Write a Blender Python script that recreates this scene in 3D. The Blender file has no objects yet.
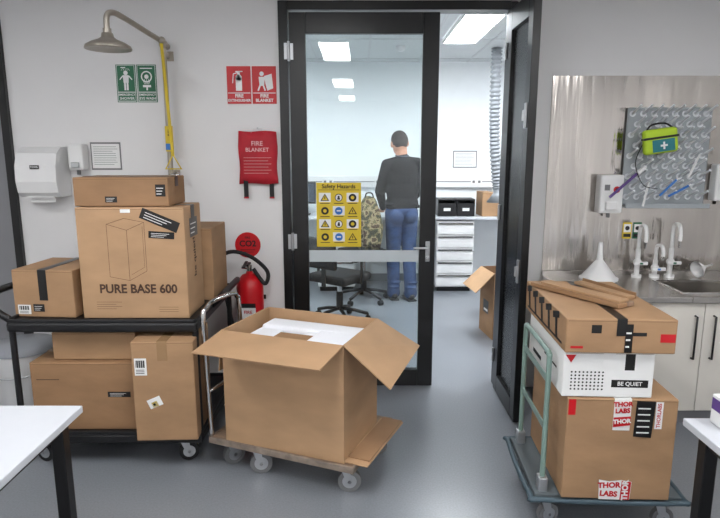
import bpy, bmesh, math, random
from mathutils import Vector, Matrix
random.seed(4)
sc = bpy.context.scene
COL = sc.collection
try:
    sc.view_settings.view_transform = 'Standard'
except Exception:
    pass

def S(r, g, b):
    def f(c):
        c /= 255.0
        return c/12.92 if c <= 0.04045 else ((c+0.055)/1.055)**2.4
    return (f(r), f(g), f(b), 1.0)

def mat(name, rgb, rough=0.5, metal=0.0, var=0.0, scale=8.0, stretch=(1, 1, 1), bump=0.0, emit=0.0, alpha=None, spec=0.5, dist=0.01, rvar=0.0):
    m = bpy.data.materials.new(name)
    m.use_nodes = True
    nt = m.node_tree
    b = nt.nodes['Principled BSDF']
    col = S(*rgb)
    b.inputs['Base Color'].default_value = col
    b.inputs['Roughness'].default_value = rough
    b.inputs['Metallic'].default_value = metal
    b.inputs['Specular IOR Level'].default_value = spec
    if emit > 0:
        b.inputs['Emission Color'].default_value = col
        b.inputs['Emission Strength'].default_value = emit
    tc = nt.nodes.new('ShaderNodeTexCoord')
    mp = nt.nodes.new('ShaderNodeMapping')
    mp.inputs['Scale'].default_value = stretch
    nz = nt.nodes.new('ShaderNodeTexNoise')
    nz.inputs['Scale'].default_value = scale
    nz.inputs['Detail'].default_value = 4
    nt.links.new(tc.outputs['Object'], mp.inputs['Vector'])
    nt.links.new(mp.outputs['Vector'], nz.inputs['Vector'])
    v = max(var, 0.015)
    mr = nt.nodes.new('ShaderNodeMapRange')
    mr.inputs['From Min'].default_value = 0.3
    mr.inputs['From Max'].default_value = 0.7
    mr.inputs['To Min'].default_value = 1-v
    mr.inputs['To Max'].default_value = 1+v
    nt.links.new(nz.outputs['Fac'], mr.inputs['Value'])
    hs = nt.nodes.new('ShaderNodeHueSaturation')
    hs.inputs['Color'].default_value = col
    nt.links.new(mr.outputs['Result'], hs.inputs['Value'])
    nt.links.new(hs.outputs['Color'], b.inputs['Base Color'])
    if rvar > 0:
        m2 = nt.nodes.new('ShaderNodeMapRange')
        m2.inputs['From Min'].default_value = 0.3
        m2.inputs['From Max'].default_value = 0.7
        m2.inputs['To Min'].default_value = rough-rvar
        m2.inputs['To Max'].default_value = rough+rvar
        nt.links.new(nz.outputs['Fac'], m2.inputs['Value'])
        nt.links.new(m2.outputs['Result'], b.inputs['Roughness'])
    if bump > 0:
        bp = nt.nodes.new('ShaderNodeBump')
        bp.inputs['Strength'].default_value = bump
        bp.inputs['Distance'].default_value = dist
        nt.links.new(nz.outputs['Fac'], bp.inputs['Height'])
        nt.links.new(bp.outputs['Normal'], b.inputs['Normal'])
    return m

def camo_mat(name, cols, scale):
    m = mat(name, cols[0], 0.9)
    nt = m.node_tree
    b = nt.nodes['Principled BSDF']
    tc = nt.nodes.new('ShaderNodeTexCoord')
    nz = nt.nodes.new('ShaderNodeTexNoise'); nz.inputs['Scale'].default_value = scale; nz.inputs['Detail'].default_value = 2
    nt.links.new(tc.outputs['Object'], nz.inputs['Vector'])
    cr = nt.nodes.new('ShaderNodeValToRGB'); cr.color_ramp.interpolation = 'CONSTANT'
    cr.color_ramp.elements[0].color = S(*cols[0]); cr.color_ramp.elements[0].position = 0
    cr.color_ramp.elements[1].color = S(*cols[1]); cr.color_ramp.elements[1].position = .44
    e = cr.color_ramp.elements.new(.50); e.color = S(*cols[2])
    e = cr.color_ramp.elements.new(.58); e.color = S(*cols[3])
    nt.links.new(nz.outputs['Fac'], cr.inputs['Fac'])
    nt.links.new(cr.outputs['Color'], b.inputs['Base Color'])
    return m

def glass_mat(name, tint=(244, 248, 248), refl=0.05, rough=0.02):
    m = bpy.data.materials.new(name)
    m.use_nodes = True
    nt = m.node_tree
    nt.nodes.remove(nt.nodes['Principled BSDF'])
    out = nt.nodes['Material Output']
    t = nt.nodes.new('ShaderNodeBsdfTransparent')
    t.inputs['Color'].default_value = S(*tint)
    g = nt.nodes.new('ShaderNodeBsdfGlossy')
    g.inputs['Roughness'].default_value = rough
    mx = nt.nodes.new('ShaderNodeMixShader')
    lw = nt.nodes.new('ShaderNodeFresnel')
    lw.inputs['IOR'].default_value = 1.5
    ad = nt.nodes.new('ShaderNodeMath')
    ad.operation = 'ADD'
    ad.inputs[1].default_value = refl-0.04
    nt.links.new(lw.outputs['Fac'], ad.inputs[0])
    nt.links.new(ad.outputs[0], mx.inputs['Fac'])
    nt.links.new(t.outputs[0], mx.inputs[1])
    nt.links.new(g.outputs[0], mx.inputs[2])
    nt.links.new(mx.outputs[0], out.inputs['Surface'])
    return m

# ---------------------------------------------------------------- materials
M_wall = mat('wall_paint', (222, 221, 221), 0.5, var=0.02, scale=2)
M_wallb = mat('lab_wall_paint', (234, 238, 240), 0.5)
M_greywall = mat('grey_panel', (130, 130, 134), 0.5)
M_ceil = mat('ceiling_tile', (222, 222, 222), 0.8, var=0.03, scale=60)
M_ceilb = mat('lab_ceiling', (206, 210, 211), 0.8, var=0.03, scale=60)
M_floor = mat('vinyl_floor', (126, 130, 136), 0.28, var=0.10, scale=110, bump=0.03)
M_black = mat('black_frame', (11, 11, 13), 0.32)
M_blackpl = mat('black_plastic', (18, 18, 21), 0.45, var=0.05)
M_rubber = mat('rubber', (22, 22, 24), 0.7)
M_grayrub = mat('grey_rubber', (112, 112, 114), 0.5)
M_chrome = mat('chrome', (205, 205, 205), 0.18, 1.0)
M_steel = mat('brushed_steel', (190, 186, 182), 0.27, 1.0, var=0.10, scale=5, stretch=(1, 1, 0.3), bump=0.04)
M_splash = mat('splashback_steel', (200, 194, 188), 0.17, 1.0, var=0.20, scale=1.4, stretch=(3.4, 3.4, 0.30), bump=1.0, dist=0.028, rvar=0.07)  # streaked colour noise puts mottled glare and reflections into the steel's base colour
M_steelp = mat('steel_pipe', (172, 164, 152), 0.35, 0.55, var=0.12)
M_alu = mat('aluminium', (190, 192, 195), 0.35, 0.85)
M_card = mat('cardboard', (160, 126, 93), 0.72, var=0.12, scale=4.5, stretch=(1, 1, 2.2), bump=0.3, dist=.014)
M_card2 = mat('cardboard_light', (172, 138, 104), 0.72, var=0.10, scale=4, stretch=(1, 1, 2.2), bump=0.3, dist=.014)
M_card3 = mat('cardboard_dark', (146, 112, 80), 0.72, var=0.12, scale=5, stretch=(1, 1, 2.2), bump=0.3, dist=.014)
M_cardedge = mat('cardboard_edge', (108, 80, 56), 0.9)
M_tape = mat('packing_tape', (152, 122, 90), 0.16)
M_btape = mat('black_tape', (18, 17, 17), 0.3)
M_white = mat('white_plastic', (228, 228, 228), 0.4)
M_paper = mat('paper', (228, 228, 227), 0.7)
M_ink = mat('black_ink', (18, 16, 16), 0.6)
M_brownink = mat('brown_ink', (66, 44, 30), 0.7)
M_faint = mat('faint_brown_ink', (104, 78, 56), 0.7)
M_red = mat('red_paint', (190, 14, 26), 0.35)
M_redc = mat('red_fabric', (176, 26, 42), 0.7, var=0.12, scale=14, bump=0.3)
M_pink = mat('faded_print', (228, 184, 184), 0.7)
M_green = mat('sign_green', (12, 96, 62), 0.5)
M_yellow = mat('sign_yellow', (214, 186, 40), 0.5)
M_lime = mat('lime_fabric', (176, 206, 44), 0.6)
M_blue = mat('blue_plastic', (40, 110, 190), 0.4)
M_bluegreen = mat('blue_green_panel', (20, 110, 120), 0.5)
M_purple = mat('purple_plastic', (88, 60, 130), 0.4)
M_foam = mat('foam', (232, 234, 240), 0.9, var=0.02, scale=120, bump=0.1)
M_cab = mat('cabinet_laminate', (212, 208, 200), 0.35)
M_table = mat('table_laminate', (198, 201, 207), 0.35)
M_teal = mat('pale_green_paint', (122, 146, 138), 0.35, var=0.08, scale=12)
M_bluegrey = mat('blue_bumper', (62, 80, 90), 0.5)
M_wood = mat('worn_wood', (142, 118, 98), 0.7, var=0.25, scale=14, stretch=(1, 5, 1), bump=0.15)
M_rust = mat('worn_metal_rim', (142, 128, 116), 0.55, 0.3, var=0.3, scale=20)
M_skin = mat('skin', (192, 142, 118), 0.55)
M_hair = mat('dark_grey_hair', (50, 45, 44), 0.95, var=0.7, scale=70, bump=0.9)
M_knit = mat('dark_knit', (9, 10, 15), 0.9, var=0.2, scale=60, bump=0.3)
M_jeans = mat('denim', (44, 66, 106), 0.85, var=0.3, scale=18, bump=0.4)
M_shoe = mat('shoe_leather', (34, 30, 30), 0.5)
M_duct = mat('duct_grey', (132, 136, 140), 0.5, 0.2)
M_khaki = camo_mat('camouflage_canvas', [(58, 56, 40), (104, 96, 62), (150, 136, 104), (78, 60, 42)], 13)
M_clear = mat('frosted_band', (190, 198, 202), 0.6)
M_drygrey = mat('peg_board_grey', (158, 164, 168), 0.3)
M_peg = mat('clear_peg', (226, 229, 232), 0.12)
M_glass = glass_mat('door_glass')
M_glass2 = glass_mat('grey_reflection_glass', (150, 152, 154), 0.06, .22)  # grey tint stands in for the grey reflection on the open leaf
M_light = mat('light_diffuser', (255, 255, 255), 0.5, emit=30)
M_lightb = mat('lab_light_diffuser', (246, 251, 255), 0.5, emit=52)

# ---------------------------------------------------------------- mesh builder
R = Matrix.Rotation
T = Matrix.Translation
def FRONT(y=0, x=0, z=0): return T((x, y, z)) @ R(math.pi/2, 4, 'X')
def LEFTP(x=0, y=0, z=0): return T((x, y, z)) @ R(-math.pi/2, 4, 'Z') @ R(math.pi/2, 4, 'X')
def RIGHTP(x=0, y=0, z=0): return T((x, y, z)) @ R(math.pi/2, 4, 'Z') @ R(math.pi/2, 4, 'X')
def TOPP(z=0, x=0, y=0): return T((x, y, z))

def catmull(pts, n=8, closed=False):
    P = [Vector(p) for p in pts]
    out = []
    N = len(P)
    rng = N if closed else N-1
    for i in range(rng):
        p0 = P[(i-1) % N] if (closed or i > 0) else P[0]
        p1 = P[i]
        p2 = P[(i+1) % N]
        p3 = P[(i+2) % N] if (closed or i+2 < N) else P[-1]
        for k in range(n):
            t = k/n
            out.append(0.5*((2*p1)+(-p0+p2)*t+(2*p0-5*p1+4*p2-p3)*t*t+(-p0+3*p1-3*p2+p3)*t**3))
    if not closed:
        out.append(P[-1])
    return out

_tcache = {}
def text_geo(s, bold=0.02):
    if (s, bold) in _tcache:
        return _tcache[(s, bold)]
    cu = bpy.data.curves.new('tmp', 'FONT')
    cu.body = s
    cu.size = 1.0
    cu.align_x = 'CENTER'
    cu.align_y = 'CENTER'
    cu.resolution_u = 3
    cu.offset = bold
    o = bpy.data.objects.new('tmp', cu)
    COL.objects.link(o)
    dg = bpy.context.evaluated_depsgraph_get()
    me = bpy.data.meshes.new_from_object(o.evaluated_get(dg))
    vs = [v.co.copy() for v in me.vertices]
    fs = [tuple(p.vertices) for p in me.polygons]
    bpy.data.objects.remove(o)
    bpy.data.curves.remove(cu)
    bpy.data.meshes.remove(me)
    _tcache[(s, bold)] = (vs, fs)
    return vs, fs

class MB:
    def __init__(s):
        s.v = []; s.f = []; s.mi = []; s.sm = []; s.mats = []
        s.P = FRONT()
    def add(s, vs, fs, m, smooth=False, M=None):
        if m not in s.mats:
            s.mats.append(m)
        k = s.mats.index(m)
        o = len(s.v)
        for v in vs:
            v = Vector(v)
            s.v.append(M @ v if M is not None else v)
        for f in fs:
            s.f.append(tuple(i+o for i in f)); s.mi.append(k); s.sm.append(smooth)
        return s
    def addbm(s, bm, m, smooth=False, M=None):
        bm.verts.index_update()
        s.add([v.co.copy() for v in bm.verts], [tuple(v.index for v in f.verts) for f in bm.faces], m, smooth, M)
        bm.free()
    def box(s, c, size, m, bev=0.0, M=None, seg=2):
        bm = bmesh.new()
        bmesh.ops.create_cube(bm, size=1.0)
        bmesh.ops.scale(bm, vec=Vector(size), verts=bm.verts)
        if bev > 0:
            bmesh.ops.bevel(bm, geom=bm.edges[:], offset=bev, segments=seg, affect='EDGES', profile=0.5)
        MM = T(c)
        if M is not None:
            MM = M @ MM
        s.addbm(bm, m, False, MM)
        return s
    def bx(s, x0, x1, y0, y1, z0, z1, m, bev=0.0, M=None):
        return s.box(((x0+x1)/2, (y0+y1)/2, (z0+z1)/2), (abs(x1-x0), abs(y1-y0), abs(z1-z0)), m, bev, M)
    def cyl(s, p0, p1, r0, m, r1=None, n=16, M=None):
        p0 = Vector(p0); p1 = Vector(p1)
        r1 = r0 if r1 is None else r1
        d = (p1-p0).normalized()
        a = d.orthogonal().normalized(); b = d.cross(a)
        vs = []
        for p, r in ((p0, r0), (p1, r1)):
            for i in range(n):
                t = 2*math.pi*i/n
                vs.append(p+a*math.cos(t)*r+b*math.sin(t)*r)
        s.add(vs, [(i, (i+1) % n, n+(i+1) % n, n+i) for i in range(n)], m, True, M)
        s.add(vs[:n], [tuple(reversed(range(n)))], m, False, M)
        s.add(vs[n:], [tuple(range(n))], m, False, M)
        return s
    def tube(s, pts, r, m, n=10, closed=False, M=None):
        P = [Vector(p) for p in pts]
        N = len(P)
        vs = []
        a = None
        for i in range(N):
            if closed:
                d = (P[(i+1) % N]-P[i-1]).normalized()
            else:
                d = (P[min(i+1, N-1)]-P[max(i-1, 0)]).normalized()
            if a is None:
                a = d.orthogonal().normalized()
            else:
                a = (a-d*a.dot(d)).normalized()
            b = d.cross(a)
            rr = r(i/(N-1)) if callable(r) else r
            for k in range(n):
                t = 2*math.pi*k/n
                vs.append(P[i]+a*math.cos(t)*rr+b*math.sin(t)*rr)
        fs = []
        for i in range(N if closed else N-1):
            j = (i+1) % N
            for k in range(n):
                fs.append((i*n+k, i*n+(k+1) % n, j*n+(k+1) % n, j*n+k))
        if not closed:
            fs.append(tuple(reversed(range(n))))
            fs.append(tuple(range((N-1)*n, N*n)))
        s.add(vs, fs, m, True, M)
        return s
    def lathe(s, prof, m, n=28, M=None):
        vs = []
        for r, z in prof:
            for k in range(n):
                t = 2*math.pi*k/n
                vs.append((max(r, 1e-5)*math.cos(t), max(r, 1e-5)*math.sin(t), z))
        fs = []
        for i in range(len(prof)-1):
            for k in range(n):
                fs.append((i*n+k, i*n+(k+1) % n, (i+1)*n+(k+1) % n, (i+1)*n+k))
        s.add(vs, fs, m, True, M)
        return s
    def ball(s, c, r, m, n=12, M=None):
        bm = bmesh.new()
        bmesh.ops.create_uvsphere(bm, u_segments=n*2, v_segments=n, radius=1)
        if not hasattr(r, '__len__'):
            r = (r, r, r)
        MM = T(c) @ Matrix.Diagonal((r[0], r[1], r[2], 1))
        if M is not None:
            MM = M @ MM
        s.addbm(bm, m, True, MM)
        return s
    def slab(s, q, th, m, M=None):
        q = [Vector(p) for p in q]
        nn = (q[1]-q[0]).cross(q[2]-q[0]).normalized()
        a = [p+nn*th/2 for p in q]; b = [p-nn*th/2 for p in q]
        n = len(q)
        fs = [tuple(range(n)), tuple(reversed(range(n, 2*n)))]
        for i in range(n):
            j = (i+1) % n
            fs.append((i, n+i, n+j, j))
        s.add(a+b, fs, m, False, M)
        return s
    def r2(s, x0, y0, x1, y1, m, off=0.001):
        s.add([(x0, y0, off), (x1, y0, off), (x1, y1, off), (x0, y1, off)], [(0, 1, 2, 3)], m, False, s.P); return s
    def p2(s, pts, m, off=0.001):
        s.add([(x, y, off) for x, y in pts], [tuple(range(len(pts)))], m, False, s.P); return s
    def d2(s, cx, cy, r, m, off=0.001, n=20, ry=None):
        ry = ry or r
        s.p2([(cx+r*math.cos(2*math.pi*i/n), cy+ry*math.sin(2*math.pi*i/n)) for i in range(n)], m, off); return s
    def l2(s, pts, w, m, off=0.001):
        for (x0, y0), (x1, y1) in zip(pts[:-1], pts[1:]):
            L = math.hypot(x1-x0, y1-y0) or 1
            nx, ny = -(y1-y0)/L*w/2, (x1-x0)/L*w/2
            s.p2([(x0-nx, y0-ny), (x1-nx, y1-ny), (x1+nx, y1+ny), (x0+nx, y0+ny)], m, off)
        return s
    def t2(s, st, x, y, size, m, off=0.0015, rot=0, sx=1.0, bold=0.02):
        vs, fs = text_geo(st, bold)
        s.add(vs, fs, m, False, s.P @ T((x, y, off)) @ R(rot, 4, 'Z') @ Matrix.Diagonal((size*sx, size, 1, 1)))
        return s
    def mesh(s, name):
        me = bpy.data.meshes.new(name)
        me.from_pydata([tuple(v) for v in s.v], [], s.f)
        for m in s.mats:
            me.materials.append(m)
        me.polygons.foreach_set('material_index', s.mi)
        me.polygons.foreach_set('use_smooth', s.sm)
        me.update()
        return me

def put(name, mb, parent=None, loc=(0, 0, 0), rz=0.0, label=None, category=None, kind=None, group=None, rot=None):
    o = bpy.data.objects.new(name, mb.mesh(name) if isinstance(mb, MB) else mb)
    COL.objects.link(o)
    o.location = loc
    o.rotation_euler = rot if rot else (0, 0, rz)
    if parent is not None:
        o.parent = parent
    if label: o['label'] = label
    if category: o['category'] = category
    if kind: o['kind'] = kind
    if group: o['group'] = group
    return o

def empty(name, loc, rz=0.0, label=None, category=None, group=None):
    o = put(name, None, None, loc, rz, label, category, None, group)
    o.empty_display_size = 0.1
    return o

# ================================================================= SETTING
WY = 3.9
LX, RX, CEIL = -3.3, 3.1, 2.72
BY = 7.35
def structure(name, fn):
    mb = MB(); fn(mb)
    return put(name, mb, kind='structure')

structure('floor', lambda b: b.bx(LX-.1, RX+.1, -5, BY+.1, -0.1, 0, M_floor))
structure('wall_back', lambda b: b.bx(-2.33, -0.52, WY, WY+.12, 0, CEIL, M_wall))
structure('wall_back', lambda b: b.bx(1.005, RX, WY, WY+.12, 0, CEIL, M_wall))
structure('wall_back', lambda b: b.bx(-0.52, 1.005, WY, WY+.12, 2.59, CEIL, M_wall))
structure('wall_left', lambda b: b.bx(LX-.1, LX, -5, WY+.12, 0, CEIL, M_wall))
structure('wall_right', lambda b: b.bx(RX, RX+.1, -5, BY, 0, CEIL, M_wall))
structure('wall_front', lambda b: b.bx(LX, RX, -5.1, -5, 0, CEIL, M_wall))
structure('wall_lab_back', lambda b: b.bx(LX, RX, BY, BY+.1, 0, CEIL, M_wallb))
structure('wall_lab_left', lambda b: b.bx(-2.1, -2.0, WY+.12, BY, 0, CEIL, M_wallb))
structure('ceiling', lambda b: b.bx(LX-.1, RX+.1, -5.1, WY+.12, CEIL, CEIL+.1, M_ceil))
def labceil(b):
    b.bx(-2.1, RX+.1, WY+.12, BY+.1, CEIL, CEIL+.1, M_ceilb)
    for i in range(8):
        x = -1.75+.6*i+.05
        b.bx(x-.012, x+.012, WY+.12, BY, CEIL-.004, CEIL, M_alu)
    for i in range(3):
        y = 4.7+1.2*i
        b.bx(-2, RX, y-.012, y+.012, CEIL-.004, CEIL, M_alu)
structure('ceiling', labceil)
structure('door_3', lambda b: b.bx(LX, -2.33, WY+.02, WY+.08, 0, CEIL, M_greywall))
structure('trim_1', lambda b: b.bx(-2.335, -2.285, WY-.03, WY-.001, 0, CEIL, M_black))
structure('baseboard_back', lambda b: b.bx(-2.28, -0.525, WY-.012, WY-.001, 0, 0.1, mat('skirting', (120, 124, 130), 0.5)))
structure('baseboard_lab', lambda b: b.bx(-2.0, RX, BY-.012, BY-.001, 0, 0.1, mat('lab_skirting', (120, 124, 130), 0.5)))

def frame(b):
    b.bx(-0.52, -0.462, WY-.02, WY+.10, 0, 2.585, M_black, .003)
    b.bx(0.955, 1.005, WY+.005, WY+.10, 0, 2.585, M_black, .003)
    b.bx(-0.462, 0.955, WY-.02, WY+.10, 2.53, 2.585, M_black, .003)
structure('trim_2', frame)
def leaf(w, h, stile=.10, top=.13, bot=.14):
    b = MB()
    b.bx(0, stile, 0, .045, .01, h, M_black, .003)
    b.bx(w-stile, w, 0, .045, .01, h, M_black, .003)
    b.bx(stile, w-stile, 0, .045, h-top, h, M_black, .003)
    b.bx(stile, w-stile, 0, .045, .01, .01+bot, M_black, .003)
    return b
d1 = put('door_1', leaf(0.965, 2.52, .105, .13, .12), loc=(-0.455, WY+.0, 0), kind='structure')
g = MB(); g.bx(.105, .86, .02, .026, .13, 2.39, M_glass); put('glass', g, d1)
g = MB(); g.bx(.108, .857, .016, .0195, .905, .985, M_clear); put('frosted_band', g, d1)
def lever(parent, x, z, sgn):
    b = MB()
    b.box((x, -.006, z), (.030, .012, .14), M_alu, .004)
    b.cyl((x, -.01, z+.03), (x, -.05, z+.03), .008, M_alu)
    b.cyl((x, -.05, z+.03), (x+sgn*.10, -.05, z+.03), .008, M_alu)
    b.cyl((x, -.012, z-.04), (x, -.02, z-.04), .012, M_chrome)
    return put('door_handle', b, parent)
lever(d1, .915, .98, -1)
for z in (2.28, 1.05, .25):
    b = MB()
    b.cyl((-.002, -.012, z-.06), (-.002, -.012, z+.06), .010, M_alu)
    b.box((.016, -.003, z), (.022, .005, .10), M_alu, .001)
    b.box((-.02, -.0215, z), (.02, .003, .10), M_alu, .001)
    put('hinge', b, d1)
d2 = put('door_2', leaf(0.55, 2.52, .09, .13, .12), loc=(0.94, WY-.02, 0), rz=-math.pi/2, kind='structure')
g = MB(); g.bx(.09, .46, .02, .026, .13, 2.39, M_glass2); put('glass', g, d2)
for z in (1.85, .95):
    b = MB()
    b.box((.51, -.006, z), (.03, .012, .14), M_alu, .003)
    b.box((.51, -.015, z), (.012, .02, .06), M_alu, .003)
    put('flush_bolt', b, d2)
for z in (2.28, 1.25, .25):
    b = MB(); b.cyl((-.004, -.008, z-.05), (-.004, -.008, z+.05), .009, M_alu); put('hinge', b, d2)

def ceiling_light(x, y, mm, lab):
    b = MB()
    b.bx(-.17, .17, -.62, -.60, -.03, 0, M_white); b.bx(-.17, .17, .60, .62, -.03, 0, M_white)
    b.bx(-.17, -.15, -.60, .60, -.03, 0, M_white); b.bx(.15, .17, -.60, .60, -.03, 0, M_white)
    o = put('ceiling_light', b, loc=(x, y, CEIL-.004), label=lab, category='ceiling light', group='ceiling light panels')
    d = MB(); d.bx(-.15, .15, -.60, .60, -.02, -.004, mm); put('diffuser', d, o)
for x in (-2.1, -.26, 1.9):
    for y in (1.35, -1.55, -4.1):
        ceiling_light(x, y, M_light, 'long rectangular white ceiling light panel, lit')
for x in (-1.1, 0.97, 2.3):
    ceiling_light(x, 5.35, M_lightb, 'lit white rectangular light panel in the lab ceiling')

# ================================================================= WALL SIGNS
def wallthing(name, x, z, label, cat, y=WY-.001, **k):
    return empty(name, (x, y, z), 0, label, cat, **k)
def sign(name, x0, x1, z0, z1, base, draw, label, cat='sign', y=WY):
    w, h = x1-x0, z1-z0
    b = MB()
    b.box((0, -.0015, 0), (w, .003, h), base, .0)
    b.P = FRONT(-.0034)
    draw(b, w, h)
    return put(name, b, loc=((x0+x1)/2, y-.0005, (z0+z1)/2), label=label, category=cat)
def g_shower(b, w, h):
    b.r2(-w*.46, -h*.48, w*.46, h*.48, M_white, .0002); b.r2(-w*.44, -h*.22, w*.44, h*.47, M_green, .0006)
    b.d2(0, h*.28, .014, M_white, .001); b.p2([(-.02, h*.22), (-.016, h*.02), (.016, h*.02), (.02, h*.22)], M_white)
    b.r2(-.014, -h*.18, -.002, h*.03, M_white); b.r2(.002, -h*.18, .014, h*.03, M_white)
    b.l2([(-.03, h*.42), (.0, h*.42)], .006, M_white)
    for i in range(-2, 3): b.l2([(i*.008, h*.40), (i*.014, h*.34)], .002, M_white)
    b.l2([(-.02, h*.2), (-.04, h*.1)], .007, M_white); b.l2([(.02, h*.2), (.04, h*.1)], .007, M_white)
    b.r2(-w*.44, -h*.46, w*.44, -h*.24, M_green, .0006)
    b.t2('EMERGENCY', 0, -h*.30, .019, M_white); b.t2('SHOWER', 0, -h*.40, .023, M_white)
def g_eye(b, w, h):
    b.r2(-w*.46, -h*.48, w*.46, h*.48, M_white, .0002); b.r2(-w*.44, -h*.22, w*.44, h*.47, M_green, .0006)
    b.d2(0, h*.18, .036, M_white, .001); b.d2(0, h*.18, .028, M_green, .0013); b.d2(0, h*.18, .014, M_white, .0016)
    for i in range(-2, 3): b.l2([(i*.006, -h*.02), (i*.014, h*.12)], .003, M_white, .002)
    b.r2(-.026, -h*.1, .026, -h*.04, M_white); b.r2(-.005, -h*.18, .005, -h*.1, M_white)
    b.l2([(-.04, h*.4), (.04, h*.4)], .006, M_white)
    b.r2(-w*.44, -h*.46, w*.44, -h*.24, M_green, .0006)
    b.t2('EMERGENCY', 0, -h*.30, .019, M_white); b.t2('EYE WASH', 0, -h*.40, .022, M_white)
sign('safety_sign', -1.575, -1.449, 1.965, 2.2, M_green, g_shower, 'green emergency shower sign with white pictogram')
sign('safety_sign', -1.442, -1.315, 1.965, 2.2, M_green, g_eye, 'green emergency eye wash sign with white pictogram')
def r_ext(b, w, h):
    b.r2(-w*.47, -h*.22, w*.47, -h*.20, M_white, .0006)
    b.r2(-.02, -h*.15, .02, h*.2, M_white); b.d2(0, h*.2, .02, M_white); b.r2(-.008, h*.2, .008, h*.34, M_white)
    b.l2([(-.02, h*.36), (.026, h*.36)], .006, M_white); b.l2([(-.006, h*.33), (-.034, h*.3), (-.04, h*.05)], .005, M_white)
    b.t2('FIRE', 0, -h*.29, .030, M_white, bold=.03); b.t2('EXTINGUISHER', 0, -h*.41, .0215, M_white, bold=.03)
def r_blk(b, w, h):
    b.r2(-w*.47, -h*.22, w*.47, -h*.20, M_white, .0006)
    b.d2(-.015, h*.3, .014, M_white); b.p2([(-.035, h*.22), (-.03, -h*.02), (.0, -h*.02), (.005, h*.22)], M_white)
    b.l2([(-.026, h*.0), (-.04, -h*.15)], .01, M_white); b.l2([(-.006, h*.0), (.006, -h*.15)], .01, M_white)
    b.p2([(.0, h*.24), (.05, h*.3), (.058, -.02), (.02, -.035), (.01, .0)], M_white)
    b.t2('FIRE', 0, -h*.29, .030, M_white, bold=.03); b.t2('BLANKET', 0, -h*.41, .027, M_white, bold=.03)
sign('safety_sign', -.861, -.706, 1.955, 2.19, M_red, r_ext, 'red and white fire extinguisher sign with pictogram')
sign('safety_sign', -.698, -.542, 1.955, 2.19, M_red, r_blk, 'red and white fire blanket sign with pictogram')
b = MB(); b.cyl((0, -.001, 0), (0, -.004, 0), .087, M_red, n=36); b.P = FRONT(-.0045)
b.t2('CO2', 0, .008, .056, M_ink, .001, bold=.03); b.t2('FIRE', 0, .05, .020, M_ink); b.r2(-.05, -.036, .05, -.031, M_ink); b.r2(-.04, -.05, .04, -.046, M_ink)
put('round_sign', b, loc=(-.763, WY-.001, 1.025), label='round red warning sign with dark lettering above extinguisher', category='sign')

o = wallthing('fire_blanket', -.67, 1.61, 'red fire blanket pouch with black pull straps hanging on wall', 'fire blanket')
b = MB()
bm = bmesh.new(); bmesh.ops.create_cube(bm, size=1); bmesh.ops.subdivide_edges(bm, edges=bm.edges[:], cuts=6, use_grid_fill=True)
for v in bm.verts:
    x, y, z = v.co
    bulge = (1-(2*x)**2)*(1-(2*z)**2)
    v.co = Vector((x*.25*(1+.03*math.sin(9*z)), (y*.02-.022)-(bulge*.02 if y < 0 else 0)+random.uniform(-.003, .003), z*.34*(1+.02*math.sin(8*x))))
b.addbm(bm, M_redc, True)
b.P = FRONT(-.055)
b.t2('FIRE', 0, .09, .042, M_pink, bold=.01); b.t2('BLANKET', 0, .05, .036, M_pink, bold=.01)
for i in range(6): b.l2([(-.09, .0-.02*i), (.09-.02*(i % 2), .0-.02*i)], .002, M_pink)
put('pouch', b, o)
for sx in (-.085, .085):
    b = MB(); b.box((sx, -.03, -.2), (.03, .005, .12), M_rubber, .001); b.box((sx, -.031, -.262), (.032, .007, .01), M_redc); put('pull_strap', b, o)
b = MB(); b.tube([(-.04, -.03, .16), (-.03, -.012, .19), (.03, -.012, .19), (.04, -.03, .16)], .003, M_white); b.cyl((0, 0, .19), (0, -.02, .19), .005, M_alu); put('hanging_cord', b, o)

o = wallthing('paper_towel_dispenser', -2.06, 1.36, 'white plastic paper towel dispenser mounted on wall', 'paper towel dispenser')
b = MB()
prof = [(0, .32), (-.10, .315), (-.15, .28), (-.18, .2), (-.185, .1), (-.17, .03), (-.13, .0), (0, 0)]
w = .26
vs = [(-w/2, y, z) for y, z in prof]+[(w/2, y, z) for y, z in prof]
n = len(prof)
b.add(vs, [tuple(range(n)), tuple(reversed(range(n, 2*n)))]+[(i, n+i, n+(i+1) % n, (i+1) % n) for i in range(n)], M_white)
put('housing', b, o)
b = MB(); b.P = FRONT(-.188); b.r2(-.03, .18, .03, .205, M_blackpl, .0); b.t2('TOWEL', 0, .192, .015, M_white)
put('badge', b, o)
b = MB(); b.bx(-.09, .09, -.15, -.05, -.004, 0.004, M_paper); b.slab([(-.08, -.11, 0), (.08, -.11, 0), (.08, -.12, -.035), (-.08, -.12, -.035)], .002, M_paper); put('paper_towel', b, o)
def soap(x, z, w, h, label, dark=False, y=WY-.001):
    o = wallthing('soap_dispenser', x, z, label, 'soap dispenser', y=y)
    b = MB(); b.box((0, -.044, h/2), (w, .086, h), M_white, .012); put('housing', b, o)
    b = MB(); b.box((0, -.095, h*.2), (w*.5, .02, h*.22), M_alu if not dark else M_white, .005); put('push_lever', b, o)
    b = MB(); b.cyl((0, -.05, 0.002), (0, -.05, -.03), .012, M_grayrub); put('nozzle', b, o)
    if dark:
        b = MB(); b.P = FRONT(-.0885); b.r2(-.055, h*.45, .0, h*.85, M_paper, 0); b.r2(-.05, h*.6, -.015, h*.75, M_grayrub, .0006); b.d2(.03, h*.62, .022, M_red, .0005); b.d2(.03, h*.62, .010, M_ink, .001); put('product_sticker', b, o)
    return o
soap(-1.845, 1.53, .10, .17, 'small white soap dispenser mounted on wall')
soap(1.645, 1.25, .155, .25, 'white soap dispenser with red dot on steel splashback', True, y=WY-.010)
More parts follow.
